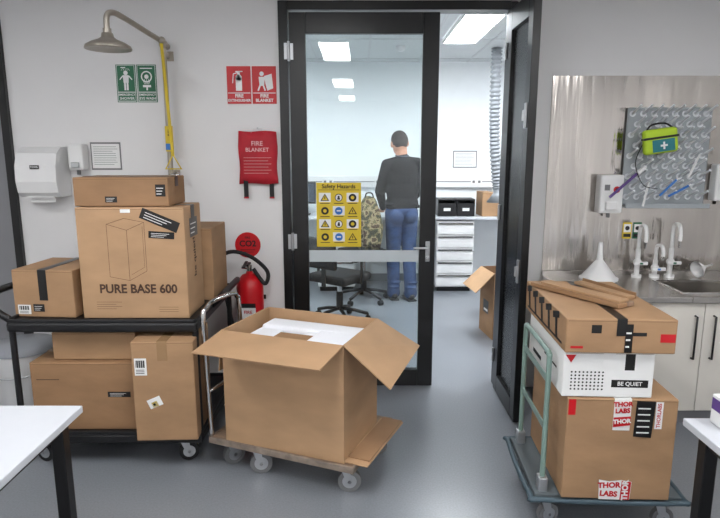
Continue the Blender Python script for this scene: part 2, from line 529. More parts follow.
soap(2.40, 1.33, .16, .24, 'white wall dispenser on steel splashback', y=WY-.010)
def notice(b, w, h):
    b.r2(-w*.46, -h*.44, w*.46, h*.44, M_paper, .0003)
    for i in range(9): b.r2(-w*.4, h*.33-i*h*.08, w*.4*random.uniform(.5, 1), h*.345-i*h*.08, M_grayrub, .0006)
sign('notice_sheet', -1.78, -1.58, 1.53, 1.71, M_grayrub, notice, 'white printed notice sheet in grey frame on wall', 'notice')

o = wallthing('emergency_shower', -1.235, 1.30, 'wall-mounted steel emergency shower with bell head and yellow pull rod', 'emergency shower')
b = MB()
b.cyl((0, -.07, .0), (0, -.07, 1.03), .016, M_steelp)
for z in (.2, .95):
    b.box((0, -.035, z), (.03, .07, .03), M_steelp, .003); b.box((0, -.004, z), (.08, .006, .06), M_steelp, .002)
put('riser_pipe', b, o)
b = MB()
arm = catmull([(0, -.07, 1.01), (-.01, -.09, 1.03), (-.045, -.22, 1.055), (-.095, -.42, 1.09), (-.12, -.52, 1.10), (-.143, -.555, 1.075), (-.145, -.56, .98)], 8)
b.tube(arm, .016, M_steelp, 12); b.ball((0, -.07, 1.01), .028, M_steelp); b.cyl((0, -.05, 1.01), (0, 0, 1.01), .02, M_steelp)
b.ball((.0, -.1, 1.03), .024, M_steelp)
put('shower_arm', b, o)
b = MB()
b.lathe([(.0, .06), (.03, .06), (.034, .04), (.05, .028), (.09, .012), (.118, -.005), (.124, -.02), (.120, -.025), (.08, -.012), (0, -.010)], M_steelp, 32, T((-.145, -.56, .925)))
b.cyl((-.145, -.56, 1.01), (-.145, -.56, .975), .022, M_steelp)
put('shower_head', b, o)
b = MB()
b.cyl((.0, -.11, 1.01), (.035, -.12, .32), .010, M_yellow)
b.tube([(.035, -.12, .33), (-.015, -.12, .24), (.085, -.12, .24)], .007, M_yellow, closed=True)
b.cyl((0, -.1, 1.03), (.0, -.11, 1.01), .008, M_yellow)
put('pull_rod', b, o)
b = MB(); b.box((.012, -.1, .43), (.05, .004, .16), M_yellow); b.P = FRONT(-.103); b.t2('PULL', .012, .47, .02, M_ink, rot=math.pi/2); b.r2(-.012, .36, .036, .40, M_blue); put('instruction_tag', b, o)
b = MB(); b.tube(catmull([(.05, -.1, .20), (.085, -.12, .16), (.06, -.12, .11), (.02, -.1, .15)], 6, True), .007, M_chrome, closed=True); b.cyl((0, -.07, .2), (.05, -.1, .2), .014, M_chrome); b.ball((.05, -.1, .2), .02, M_chrome); put('valve_ring', b, o)

o = empty('fire_extinguisher', (-.735, WY-.125, .37), 0, 'red fire extinguisher with black hose hung on wall bracket', 'fire extinguisher')
b = MB(); b.lathe([(0, 0), (.074, 0), (.086, .01), (.089, .03), (.089, .40), (.078, .44), (.048, .475), (.024, .485), (.02, .50), (0, .50)], M_red, 32); put('cylinder_body', b, o)
b = MB(); b.P = FRONT(-.091); b.r2(-.05, .10, .05, .27, M_white, .0); b.r2(-.05, .27, .05, .30, M_ink, .0); b.t2('FIRE', 0, .24, .03, M_red)
for i in range(6): b.r2(-.038, .12+i*.014, .038, .125+i*.014, M_ink, .001)
put('instruction_label', b, o)
b = MB(); b.cyl((0, 0, .495), (0, 0, .54), .018, M_chrome); b.box((.0, -.03, .55), (.02, .10, .012), M_blackpl, .003); b.box((0, -.035, .585), (.02, .11, .010), M_blackpl, .003, R(.18, 4, 'X')); b.cyl((0, .0, .52), (-.05, 0, .525), .011, M_chrome); put('valve_handle', b, o)
b = MB(); b.tube(catmull([(.03, -.02, .52), (.105, -.03, .42), (.125, -.03, .50), (.04, -.07, .60), (-.08, -.06, .64), (-.165, -.05, .61), (-.19, -.04, .52), (-.165, -.04, .40), (-.14, -.03, .25), (-.12, -.02, .12)], 8), .013, M_rubber); b.cyl((-.12, -.02, .13), (-.11, -.02, .02), .014, M_rubber, .024); put('hose', b, o)
b = MB(); b.box((0, .107, .3), (.05, .032, .2), M_blackpl, .003); b.box((0, .093, .3), (.18, .006, .03), M_blackpl, .001); put('wall_bracket', b, o)

def poster(b, w, h):
    b.t2('Safety Hazards', 0, h*.44, .038, M_ink)
    b.r2(-w*.46, h*.385, w*.46, h*.392, M_ink, .0006)
    for r in range(4):
        for c in range(3):
            x = -w*.31+c*w*.31; y = h*.27-r*h*.205
            k = (r*2+c) % 4
            if (r+c) % 2 == 0: b.r2(x-.040, y-.030, x+.040, y+.032, M_paper, .0004)
            if k == 0: b.p2([(x-.030, y-.022), (x+.030, y-.022), (x, y+.028)], M_ink, .0008); b.p2([(x-.020, y-.017), (x+.020, y-.017), (x, y+.018)], M_yellow, .0012); b.r2(x-.003, y-.010, x+.003, y+.008, M_ink, .0016)
            elif k == 1: b.d2(x, y, .026, M_ink, .0008); b.d2(x, y, .021, M_paper, .0012); b.d2(x, y+.006, .007, M_ink, .0016); b.r2(x-.009, y-.014, x+.009, y, M_ink, .0016)
            elif k == 2: b.d2(x, y, .026, M_ink, .0008); b.d2(x, y, .012, M_yellow, .0012)
            else: b.d2(x, y, .026, M_blue, .0008); b.r2(x-.014, y-.004, x+.014, y+.005, M_paper, .0012)
            b.r2(x-.032, y-.041, x+.032, y-.036, M_ink, .0008)
sign('safety_poster', -.294, .007, 1.01, 1.445, M_yellow, poster, 'yellow safety hazards poster with rows of symbols on glass door', 'poster', y=WY+.0165)

# ================================================================= CARTONS
def carton(label, loc, rz, w, d, h, cm=None, axis='y', tape=None, draw=None, stickers=(), name='cardboard_box', tw=.05, drop=.07, cat='box'):
    cm = cm or M_card
    o = empty(name, loc, rz, label, cat)
    b = MB()
    bm = bmesh.new(); bmesh.ops.create_cube(bm, size=1)
    bmesh.ops.scale(bm, vec=Vector((w, d, h)), verts=bm.verts)
    bmesh.ops.bevel(bm, geom=bm.edges[:], offset=.005, segments=2, affect='EDGES', profile=.5)
    bmesh.ops.translate(bm, vec=Vector((0, 0, h/2)), verts=bm.verts)
    b.addbm(bm, cm)
    b.P = TOPP(h)
    if axis == 'y': b.r2(-.0015, -d/2+.006, .0015, d/2-.006, M_cardedge, .0004)
    else: b.r2(-w/2+.006, -.0015, w/2-.006, .0015, M_cardedge, .0004)
    b.P = FRONT(-d/2)
    b.r2(-w/2+.006, h-.010, w/2-.006, h-.0085, M_cardedge, .0003)
    if draw:
        draw(b, w, d, h)
    put('body', b, o)
    tm = tape or M_tape
    b = MB()
    if axis == 'y':
        b.box((0, 0, h+.0008), (tw, d, .0015), tm)
        for s in (-1, 1): b.box((0, s*(d/2+.0008), h-drop/2), (tw, .0015, drop), tm)
    else:
        b.box((0, 0, h+.0008), (w, tw, .0015), tm)
        for s in (-1, 1): b.box((s*(w/2+.0008), 0, h-drop/2), (.0015, tw, drop), tm)
    put('tape', b, o)
    for st in stickers:
        P, x, y, sw, sh, kind = st[:6]
        rot = st[6] if len(st) > 6 else 0
        b = MB(); b.P = P @ T((x, y, 0)) @ R(rot, 4, 'Z')
        x = y = 0
        b.r2(x-sw/2, y-sh/2, x+sw/2, y+sh/2, {'w': M_paper, 'b': M_btape, 'r': M_red, 'y': M_yellow, 'x': M_paper}[kind], .002)
        if kind == 'w':
            for i in range(9):
                xx = x-sw*.4+sw*.8*i/9
                b.r2(xx, y-sh*.05, xx+sw*.04*(1+i % 2), y+sh*.38, M_ink, .0025)
            for i in range(3): b.r2(x-sw*.4, y-sh*.4+i*sh*.1, x+sw*.3, y-sh*.36+i*sh*.1, M_ink, .0025)
        if kind == 'b':
            for i in range(3): b.r2(x-sw*.4, y-sh*.32+i*sh*.24, x+sw*(.1+.1*(i % 3)), y-sh*.26+i*sh*.24, M_paper, .0025)
        if kind == 'y':
            b.r2(x-sw*.3, y-sh*.2, x+sw*.1, y+sh*.2, M_ink, .0025)
        put('sticker', b, o)
    return o

CX0, CX1, CY0, CY1 = -1.80, -.83, 2.83, 3.66
ccx, ccy = (CX0+CX1)/2, (CY0+CY1)/2
cart = empty('utility_cart', (ccx, ccy, 0), 0, 'black two-shelf utility cart stacked with cardboard boxes', 'cart')
hw, hd = (CX1-CX0)/2, (CY1-CY0)/2
def tray(z, th):
    b = MB()
    b.box((0, 0, z-th/2), (2*hw, 2*hd, th), M_blackpl, .015)
    for s in (-1, 1):
        b.box((0, s*(hd-.008), z+.006), (2*hw-.02, .016, .02), M_blackpl, .005)
        b.box((s*(hw-.008), 0, z+.006), (.016, 2*hd-.02, .02), M_blackpl, .005)
    return b
put('top_tray', tray(.798, .055), cart)
put('bottom_tray', tray(.188, .055), cart)
for sx in (-1, 1):
    for sy in (-1, 1):
        b = MB(); b.cyl((sx*(hw-.015), sy*(hd-.03), .15), (sx*(hw-.015), sy*(hd-.03), .78), .016, M_blackpl); put('corner_post', b, cart)
for s, dx, dz, ya in ((-1, .13, .12, -hd+.05), (1, .06, .05, -.05)):
    b = MB()
    x0 = s*(hw-.01)
    b.tube(catmull([(x0, ya, .79), (x0+s*dx*.6, ya-.02, .80+dz*.5), (x0+s*dx, ya+.01, .80+dz), (x0+s*dx, (ya+hd)/2, .80+dz), (x0+s*dx, hd-.06, .80+dz), (x0+s*dx*.6, hd-.03, .80+dz*.5), (x0, hd-.05, .79)], 8), .019, M_blackpl)
    put('push_handle', b, cart)
def caster(parent, x, y, ztop, r, wm, rz=0.0, wid=.026, fork=None, inner=None):
    fork = fork or M_alu
    b = MB()
    M = T((x, y, 0)) @ R(rz, 4, 'Z')
    b.box((0, 0, ztop-.004), (.08, .07, .006), fork, .001, M)
    b.cyl((0, 0, ztop-.02), (0, 0, ztop-.004), .02, fork, M=M)
    for s in (-1, 1):
        b.slab([(-.022, s*(wid/2+.006), ztop-.02), (.022, s*(wid/2+.006), ztop-.02), (.035, s*(wid/2+.006), r-.012), (.012, s*(wid/2+.006), r-.015)], .004, fork, M)
    b.box((0, 0, ztop-.02), (.044, wid+.016, .004), fork, 0, M)
    c = put('caster', b, parent)
    b = MB()
    cy = M @ T((.022, 0, r))
    b.cyl((0, -wid/2, 0), (0, wid/2, 0), r, wm, n=28, M=cy)
    b.cyl((0, -wid/2-.002, 0), (0, wid/2+.002, 0), r*.62, inner or M_alu, n=20, M=cy)
    b.cyl((0, -wid/2-.008, 0), (0, wid/2+.008, 0), r*.16, M_chrome, n=12, M=cy)
    put('wheel', b, c)
for sx in (-1, 1):
    for sy in (-1, 1):
        caster(cart, sx*(hw-.1)-.02, sy*(hd-.08), .135, .052, M_rubber, rz=0.3*sx)

def draw_case(b, w, d, h):
    b.t2('PURE BASE 600', .02, .155, .064, M_brownink, sx=.95, bold=.03)
    x0, x1, y0, y1 = -.12, .03, .22, .49
    pts = [(x0, y0), (x1-.05, y0-.02), (x1-.05, y1-.03), (x0, y1), (x0, y0)]
    b.l2(pts, .002, M_faint)
    b.l2([(x1-.05, y0-.02), (x1+.04, y0+.03), (x1+.04, y1+.01), (x1-.05, y1-.03)], .002, M_faint)
    b.l2([(x0, y1), (x0+.09, y1+.03), (x1+.04, y1+.01)], .002, M_faint)
    b.l2([(x1-.04, y0+.01), (x1+.03, y0+.05), (x1+.03, y1-.01)], .0015, M_faint)
    for i in range(4): b.r2(-.2, .05+i*.012, -.2+.1*(1+.3*(i % 2)), .052+i*.012, M_faint, .001)
    for i in range(3): b.r2(.12, .035+i*.012, .22, .037+i*.012, M_faint, .001)
    b.P = RIGHTP(w/2); b.t2('be quiet!', 0, .3, .06, M_brownink, rot=math.pi/2)
W_, D_, H_ = .547, .30, .575
carton('large brown printed computer case box on cart top shelf', (-1.157, 3.05, .80), 0, W_, D_, H_, M_card2, 'x', M_btape, draw_case,
       [(FRONT(-D_/2), .15, .510, .20, .055, 'b', -.40), (FRONT(-D_/2), .155, .435, .13, .035, 'b', -.06), (FRONT(-D_/2), -.02, .557, .05, .018, 'x'), (RIGHTP(W_/2), 0, .46, .14, .1, 'b')], drop=.14, tw=.06)
carton('flat brown cardboard box on top of computer case box', (-1.20, 3.06, 1.378), 0, .476, .28, .145, M_card3, 'x', M_btape, None,
       [(FRONT(-.14), -.05, .035, .06, .03, 'b'), (FRONT(-.14), .2, .08, .05, .06, 'b')], drop=.05)
carton('tall brown cardboard box standing behind case box on cart', (-1.035, 3.44, .80), 0, .38, .34, .42, M_card, 'y')
carton('small brown cardboard box with black tape and stickers on cart', (-1.625, 3.10, .80), -.08, .33, .36, .25, M_card, 'y', M_btape, None,
       [(FRONT(-.18), -.11, .04, .07, .05, 'w'), (FRONT(-.18), -.03, .05, .06, .04, 'b')], tw=.045, drop=.16)
def draw_low(b, w, d, h):
    b.l2([(-.22, .04), (-.22, .09), (-.19, .09), (-.19, .04)], .004, M_brownink)
    b.l2([(-.16, .04), (-.16, .09)], .004, M_brownink); b.l2([(-.175, .09), (-.145, .09)], .004, M_brownink)
    b.r2(-.24, .28, -.12, .284, M_brownink)
carton('wide brown cardboard box on cart lower shelf', (-1.46, 3.09, .19), 0, .54, .42, .375, M_card3, 'x', M_tape, draw_low,
       [(FRONT(-.21), .19, .20, .12, .03, 'b')])
carton('flat brown cardboard box lying on lower shelf box', (-1.40, 3.10, .567), 0, .44, .36, .15, M_card, 'x')
carton('upright brown cardboard box with white stickers on lower shelf', (-.995, 2.93, .19), .04, .31, .34, .53, M_card, 'y', M_tape, None,
       [(FRONT(-.17), -.11, .40, .06, .09, 'w'), (FRONT(-.17), -.05, .21, .07, .05, 'x', .4), (FRONT(-.17), -.05, .20, .03, .03, 'y', .4)], drop=.1)

o = empty('plastic_bin', (-2.06, 3.40, 0), 0, 'white plastic waste bin with grey lid standing by wall', 'bin')
b = MB(); b.lathe([(0, 0), (.15, 0), (.16, .01), (.190, .46), (.195, .47), (.18, .47), (.155, .02), (0, .02)], M_white, 32); put('tub', b, o)
b = MB(); b.lathe([(.198, .465), (.200, .48), (.17, .505), (.0, .515)], mat('grey_lid', (150, 154, 160), .5), 32); put('lid', b, o)
b = MB(); b.tube(catmull([(-.195, 0, .43), (-.11, -.18, .35), (.11, -.18, .35), (.195, 0, .43)], 8), .004, M_alu); put('carry_handle', b, o)

TR = -math.radians(22)
tr = empty('platform_trolley', (-.305, 2.925, 0), TR, 'worn wooden platform trolley with chrome handle carrying open box', 'trolley')
TW, TD = .82, .57
b = MB(); b.box((0, 0, .168), (TW-.02, TD-.02, .024), M_wood, .003); put('deck', b, tr)
b = MB()
for s in (-1, 1):
    b.box((0, s*(TD/2-.005), .166), (TW, .012, .034), M_rust, .003)
    b.box((s*(TW/2-.005), 0, .166), (.012, TD, .034), M_rust, .003)
put('metal_rim', b, tr)
b = MB()
hy = TD/2-.03; hf = .07
b.tube(catmull([(-TW/2+.0, -hy, .17), (-TW/2-.01, -hy, .4), (-TW/2-.02, -hy, .80), (-TW/2-.02, -hy+.03, .86), (-TW/2-.02, -hy+.09, .885), (-TW/2-.02, hf-.07, .885), (-TW/2-.02, hf-.02, .86), (-TW/2-.02, hf, .80), (-TW/2-.01, hf, .4), (-TW/2, hf, .17)], 6), .013, M_chrome)
b.tube([(-TW/2-.008, -hy, .42), (-TW/2-.008, hf, .42)], .009, M_chrome)
put('push_handle', b, tr)
for x, y, r in ((-.34, -.20, 1.0), (-.16, -.22, .5), (.33, -.20, .4), (.33, .2, .2), (-.33, .2, .6)):
    caster(tr, x, y, .155, .057, M_grayrub, r, .03)

BR = -math.radians(21)
bo = empty('open_cardboard_box', (-.30, 2.885, .182), BR, 'large open brown cardboard box with flaps spread on trolley', 'box')
bw, bd, bh, t = .66, .47, .59, .006
b = MB()
b.bx(-bw/2, bw/2, -bd/2, -bd/2+t, 0, bh, M_card2); b.bx(-bw/2, bw/2, bd/2-t, bd/2, 0, bh, M_card2)
b.bx(-bw/2, -bw/2+t, -bd/2+t, bd/2-t, 0, bh, M_card2); b.bx(bw/2-t, bw/2, -bd/2+t, bd/2-t, 0, bh, M_card2)
b.bx(-bw/2+t, bw/2-t, -bd/2+t, bd/2-t, 0, t, M_card2)
put('body', b, bo)
def flap(pts, m=M_card2):
    b = MB(); b.slab(pts, .006, m); put('flap', b, bo)
fl = .25
flap([(-bw/2, -bd/2, bh), (-bw/2+.005, -bd/2-fl, bh-.035), (bw/2-.005, -bd/2-fl, bh-.03), (bw/2, -bd/2, bh)])
flap([(bw/2, -bd/2, bh), (bw/2+.235, -bd/2-.02, bh-.17), (bw/2+.23, bd/2+.02, bh-.13), (bw/2, bd/2, bh)])
flap([(-bw/2-.002, -bd/2+.003, bh), (-bw/2-.03, -bd/2+.005, bh-.22), (-bw/2-.03, bd/2-.005, bh-.22), (-bw/2-.002, bd/2-.003, bh)])
flap([(-bw/2, bd/2, bh), (-bw/2, bd/2+.06, bh-.23), (bw/2, bd/2+.06, bh-.23), (bw/2, bd/2, bh)])
fo = MB()
ix, iy = bw/2-.010, bd/2-.010
z1 = bh-.045
fo.bx(-ix+.04, ix-.02, .06, iy-.02, .02, z1, M_foam, .018)
fo.bx(-ix+.04, -.13, -iy, .059, .02, z1-.012, M_foam, .018)
fo.bx(.08, ix-.02, -iy, .059, .02, z1+.010, M_foam, .018)
fo.bx(.0, .079, .0, .059, .02, z1-.006, M_foam, .018)
put('foam_packing', fo, loc=(-.30, 2.885, .182), rz=BR, label='white moulded foam packing insert inside open cardboard box', category='packing foam')
b = MB(); b.box((0, 0, .265), (.19, .20, .53), M_card3, .004); b.P = TOPP(.53); b.r2(-.08, -.002, .08, .002, M_cardedge)
ebx = Vector((math.cos(BR), math.sin(BR))); eby = Vector((-math.sin(BR), math.cos(BR)))
q = Vector((-.30, 2.885))+ebx*(-.027)+eby*(-.105)
put('inner_carton', b, loc=(q.x, q.y, .190), rz=BR, label='small brown inner carton nested in foam recess', category='box')
b = MB(); b.box((0, 0, .004), (.13, .50, .006), M_card2, .0); b.box((.005, .02, .0115), (.11, .46, .006), M_card3, 0)
ex = Vector((math.cos(TR), math.sin(TR)))
p = Vector((-.305, 2.925))+ex*.41
put('cardboard_sheet', b, loc=(p.x, p.y-.01, .1845), rz=TR-.03, label='flattened cardboard sheets lying on trolley deck beside box', category='cardboard')

RT = -.05
rt = empty('platform_trolley', (1.095, 2.56, 0), RT, 'folding platform trolley with pale green handle carrying three boxes', 'trolley')
RW, RD = .66, .55
b = MB(); b.box((0, 0, .157), (RW-.03, RD-.03, .03), mat('deck_mat', (84, 92, 96), .8), .004); put('deck', b, rt)
b = MB()
b.tube(catmull([(-RW/2+.05, -RD/2, .155), (RW/2-.05, -RD/2, .155), (RW/2, -RD/2+.05, .155), (RW/2, RD/2-.05, .155), (RW/2-.05, RD/2, .155), (-RW/2+.05, RD/2, .155), (-RW/2, RD/2-.05, .155), (-RW/2, -RD/2+.05, .155)], 6, True), .012, M_bluegrey, closed=True)
put('bumper', b, rt)
b = MB()
hx, hy = -RW/2+.055, .215
b.tube(catmull([(hx, -hy, .18), (hx, -hy, .45), (hx, -hy, .77), (hx, -hy+.012, .795), (hx, -hy+.05, .805), (hx, hy-.05, .805), (hx, hy-.012, .795), (hx, hy, .77), (hx, hy, .45), (hx, hy, .18)], 6), .012, M_teal)
b.box((hx, 0, .68), (.010, 2*hy, .03), M_teal, .004)
b.box((hx, 0, .46), (.010, 2*hy, .03), M_teal, .004)
put('push_handle', b, rt)
for s in (-1, 1):
    b = MB(); b.box((hx, s*hy, .20), (.040, .05, .07), M_alu, .005); put('hinge_bracket', b, rt)
for x, y, r in ((-.26, -.21, .3), (.24, -.21, .1), (-.26, .21, .5), (.24, .21, .2)):
    caster(rt, x, y, .14, .048, M_grayrub, r, .026)

def draw_big(b, w, d, h):
    b.r2(-w/2+.005, .385, -w/2+.035, .455, M_red, .001)
bb = carton('large brown cardboard box with red and white branded tape on trolley', (1.112, 2.55, .176), RT, .455, .56, .46, M_card, 'y', M_paper, draw_big, [], tw=.07, drop=.14)
def tapepiece(fn):
    b = MB(); b.P = FRONT(-.282); fn(b); put('branded_tape', b, bb)
def tp1(b):
    b.t2('THOR', .0, .437, .028, M_red, .002, bold=.05, rot=.06); b.t2('LABS', .0, .408, .028, M_red, .002, bold=.05, rot=.06); b.p2([(-.035, .335), (.035, .345), (.035, .385), (-.035, .378)], M_red, .002); b.t2('THOR', .0, .361, .026, M_paper, .0025, bold=.05, rot=.1)
def tp2(b):
    b.p2([(-.07, .0), (.06, .0), (.064, .085), (.02, .092), (-.03, .085), (-.074, .092)], M_paper, .0004)
    b.t2('THOR', -.03, .066, .034, M_red, .001, bold=.05, rot=.05); b.t2('LABS', -.03, .026, .034, M_red, .001, bold=.05, rot=-.04); b.p2([(.018, .0), (.058, .0), (.062, .084), (.022, .09)], M_red, .0008); b.t2('THOR', .039, .045, .034, M_paper, .0015, rot=math.pi/2, bold=.05)
def tp3(b):
    b.p2([(.05, .295), (.125, .29), (.132, .452), (.055, .455)], M_btape, .0028)
    for i in range(5): b.r2(.062, .310+i*.027, .113, .316+i*.027, M_paper, .0033)
    b.r2(.135, .33, .165, .45, M_paper, .0008); b.t2('THORLABS', .150, .39, .022, M_red, .002, rot=math.pi/2)
for fn in (tp1, tp2, tp3): tapepiece(fn)

def draw_white(b, w, d, h):
    for i in range(9):
        for j in range(6): b.d2(-w/2+.035+i*.016, .035+j*.015, .0042, M_ink, .001, 8)
    b.p2([(-w/2+.005, .185), (-w/2+.05, .185), (-w/2+.03, .15)], M_red, .001)
    b.r2(w/2-.17, .045, w/2-.02, .078, M_ink, .001); b.t2('BE QUIET', w/2-.095, .061, .024, M_paper, .002)
    b.r2(w/2-.12, .12, w/2-.08, .19, M_ink, .001)
    b.P = LEFTP(-w/2)
    b.r2(-.2, .03, -.05, .05, M_ink, .001); b.r2(.0, .09, .2, .1, M_ink, .001)
carton('white cardboard box with black printing stacked on brown box', (1.045, 2.57, .639), RT, .37, .58, .20, M_paper, 'y', M_paper, draw_white, name='white_box')
def draw_top(b, w, d, h):
    b.r2(w/2-.065, .05, w/2-.005, .085, M_red, .001)
    b.r2(w/2-.21, .075, w/2-.12, .09, M_ink, .001)
    b.r2(-w/2+.10, .085, -w/2+.14, .12, M_ink, .001); b.r2(-w/2+.02, .02, -w/2+.07, .03, M_red, .001)
    b.P = LEFTP(-w/2)
    for k in range(5):
        b.t2('T', -.27+.12*k, .075, .14, M_ink, .001, rot=.25, bold=.06)
    b.r2(-.3, .02, .3, .03, M_ink, .001)
carton('brown cardboard box with printed marks on top of trolley stack', (1.075, 2.60, .841), RT, .44, .70, .145, M_card, 'y', M_btape, draw_top, [(FRONT(-.35), .03, .065, .03, .12, 'b')], tw=.04)
b = MB(); b.box((0, 0, .012), (.50, .06, .02), M_card3, .003); b.box((.0, .055, .012), (.50, .045, .02), M_wood, .003); b.box((.02, .02, .028), (.44, .07, .010), M_card2, .002)
put('cardboard_strip', b, loc=(1.0, 2.62, .989), rz=-1.05, label='long folded cardboard edge protector lying on top box', category='packaging')
b = MB(); b.box((0, 0, .008), (.34, .05, .014), M_card2, .002); b.box((0, .03, .014), (.34, .006, .028), M_card3, .001)
put('cardboard_strip', b, loc=(1.17, 2.72, .989), rz=-1.2, label='short folded cardboard angle strip on top box', category='packaging')

# ================================================================= TABLES
def table(x0, x1, y0, y1, label):
    o = empty('table', ((x0+x1)/2, (y0+y1)/2, 0), 0, label, 'table')
    hx, hy = (x1-x0)/2, (y1-y0)/2
    b = MB(); b.box((0, 0, .737), (2*hx, 2*hy, .026), M_table, .003); put('table_top', b, o)
    b = MB()
    for s in (-1, 1):
        b.box((0, s*(hy-.06), .70), (2*hx-.08, .03, .045), M_black, .002); b.box((s*(hx-.06), 0, .70), (.03, 2*hy-.12, .045), M_black, .002)
    put('under_frame', b, o)
    for sx in (-1, 1):
        for sy in (-1, 1):
            b = MB(); b.box((sx*(hx-.06), sy*(hy-.06), .36), (.045, .045, .72), M_black, .003); put('leg', b, o)
    return o
table(-2.45, -1.0, .4, 1.96, 'white laminate table with black square steel legs')
table(1.11, 2.56, .2, 1.86, 'white laminate table with black square steel legs, purple pack on it')
b = MB(); b.box((0, 0, .05), (.10, .07, .10), M_white, .004); b.P = FRONT(-.036); b.r2(-.04, .05, .04, .09, M_purple); b.P = LEFTP(-.051); b.r2(-.03, .05, .03, .09, M_purple, .0)
put('small_pack', b, loc=(1.235, 1.80, .751), label='small white and purple pack standing on table', category='pack')

# ================================================================= SINK BENCH
b = MB(); b.bx(1.245, RX-.01, WY-.008, WY-.001, .852, 2.13, M_splash)
put('steel_splashback', b, label='brushed stainless steel splashback sheet behind the sink', category='splashback')
sx0, sx1, sy0, sy1 = 1.93, 2.50, 3.36, 3.70
b = MB()
wz0, wz1 = .785, .82
b.bx(1.245, sx0, 3.26, WY-.01, wz0, wz1, M_steel, .004); b.bx(sx1, RX-.01, 3.26, WY-.01, wz0, wz1, M_steel, .004)
b.bx(sx0, sx1, 3.26, sy0, wz0, wz1, M_steel); b.bx(sx0, sx1, sy1, WY-.01, wz0, wz1, M_steel)
b.bx(1.245, RX-.01, WY-.03, WY-.001, wz1, wz1+.03, M_steel)
put('worktop', b, label='stainless steel worktop with inset sink along the wall', category='worktop')
b = MB()
b.bx(sx0+.001, sx0+.006, sy0+.001, sy1-.001, .62, .815, M_steel); b.bx(sx1-.006, sx1-.001, sy0+.001, sy1-.001, .62, .815, M_steel)
b.bx(sx0+.006, sx1-.006, sy0+.001, sy0+.006, .62, .815, M_steel); b.bx(sx0+.006, sx1-.006, sy1-.006, sy1-.001, .62, .815, M_steel)
b.bx(sx0+.001, sx1-.001, sy0+.001, sy1-.001, .615, .62, M_steel)
b.cyl((2.2, 3.53, .62), (2.2, 3.53, .624), .03, M_blackpl)
for a in ((sx0-.015, sx0, sy0-.015, sy1+.015), (sx1, sx1+.015, sy0-.015, sy1+.015), (sx0, sx1, sy0-.015, sy0), (sx0, sx1, sy1, sy1+.015)):
    b.bx(a[0], a[1], a[2], a[3], wz1+.0005, wz1+.005, M_chrome)
put('sink', b, label='rectangular stainless steel sink basin set in the worktop', category='sink')
def cabinet(x0, x1, doors):
    o = empty('base_cabinet', ((x0+x1)/2, 3.6, 0), 0, 'white laminate base cabinet under the steel worktop', 'cabinet', 'base cabinets under the sink worktop')
    w = x1-x0; t = .018
    b = MB()
    b.bx(-w/2+.001, -w/2+t, -.29, .28, .10, .784, M_cab); b.bx(w/2-t, w/2-.001, -.29, .28, .10, .784, M_cab)
    b.bx(-w/2+t, w/2-t, -.29, .28, .10, .118, M_cab); b.bx(-w/2+t, w/2-t, .262, .28, .118, .784, M_cab)
    b.bx(-w/2+t, w/2-t, -.25, -.235, 0, .10, M_greywall)
    b.bx(-w/2+t, w/2-t, -.29, -.27, .74, .784, M_cab)
    put('body', b, o)
    dw = w/doors
    for i in range(doors):
        a = -w/2+i*dw
        b = MB(); b.bx(a+.002, a+dw-.002, -.31, -.292, .105, .775, M_cab, .002)
        d = put('door', b, o)
        hx = a+dw-.055 if i == 0 else a+.055
        if doors == 1: hx = a+dw-.055
        b = MB(); b.tube([(hx, -.311, .44), (hx, -.335, .44), (hx, -.335, .70), (hx, -.311, .70)], .006, M_black); put('handle', b, d)
cabinet(1.25, 1.63, 1)
cabinet(1.63, 2.42, 2)
cabinet(2.42, 3.08, 2)

pb = wallthing('drying_rack', 2.01, 1.615, 'grey peg drying rack board with many pegs on steel splashback', 'drying rack', y=WY-.009)
b = MB(); b.box((0, -.02, 0), (.55, .012, .63), M_drygrey, .01); b.box((0, -.007, .2), (.4, .014, .03), M_alu); b.box((0, -.007, -.2), (.4, .014, .03), M_alu); put('board', b, pb)
b = MB(); b.box((0, -.06, -.325), (.55, .09, .012), M_drygrey, .004); b.box((0, -.1, -.315), (.55, .006, .03), M_drygrey, .002); put('drip_tray', b, pb)
pg = MB(); pg.cyl((0, 0, 0), (0, -.11, .045), .011, M_peg, .007, n=8); pg.cyl((0, 0.002, 0), (0, -.006, 0), .020, M_peg, n=12); pg.ball((0, -.11, .045), .009, M_peg, 5)
pm = pg.mesh('peg')
for r in range(9):
    for c in range(8):
        x = -.245+c*.068+(.034 if r % 2 else 0); z = .275-r*.067
        if x > .26: continue
        put('peg', pm, pb, loc=(x, -.0265, z))
o = empty('first_aid_pouch', (1.885, WY-.18, 1.715), 0, 'lime green pouch with blue panel and white cross hanging on rack', 'pouch')
o.rotation_euler = (0, -.14, 0)
b = MB(); b.box((0, 0, 0), (.215, .05, .155), M_lime, .022, seg=3); put('bag', b, o)
b = MB(); b.box((0, -.005, .022), (.219, .05, .014), M_blackpl, .005); b.P = FRONT(-.0265); b.r2(-.06, -.066, .08, .01, M_bluegreen, .001); b.r2(.006, -.052, .018, -.006, M_white, .0016); b.r2(-.010, -.035, .034, -.023, M_white, .0018); put('trim_band', b, o)
b = MB(); b.tube(catmull([(-.08, 0, .075), (-.04, .01, .105), (.04, .01, .105), (.08, 0, .075)], 6), .006, M_rubber); b.tube(catmull([(-.1, .01, .0), (-.15, .02, -.12), (-.11, .02, -.26), (-.02, .02, -.30)], 8), .003, M_rubber); put('strap', b, o)
b = MB(); b.cyl((1.61, WY-.15, 1.36), (1.79, WY-.14, 1.52), .009, M_purple); b.cyl((1.78, WY-.14, 1.512), (1.83, WY-.138, 1.556), .016, M_white, .010)
put('bottle_brush', b, label='purple handled bottle brush resting on rack pegs', category='brush')
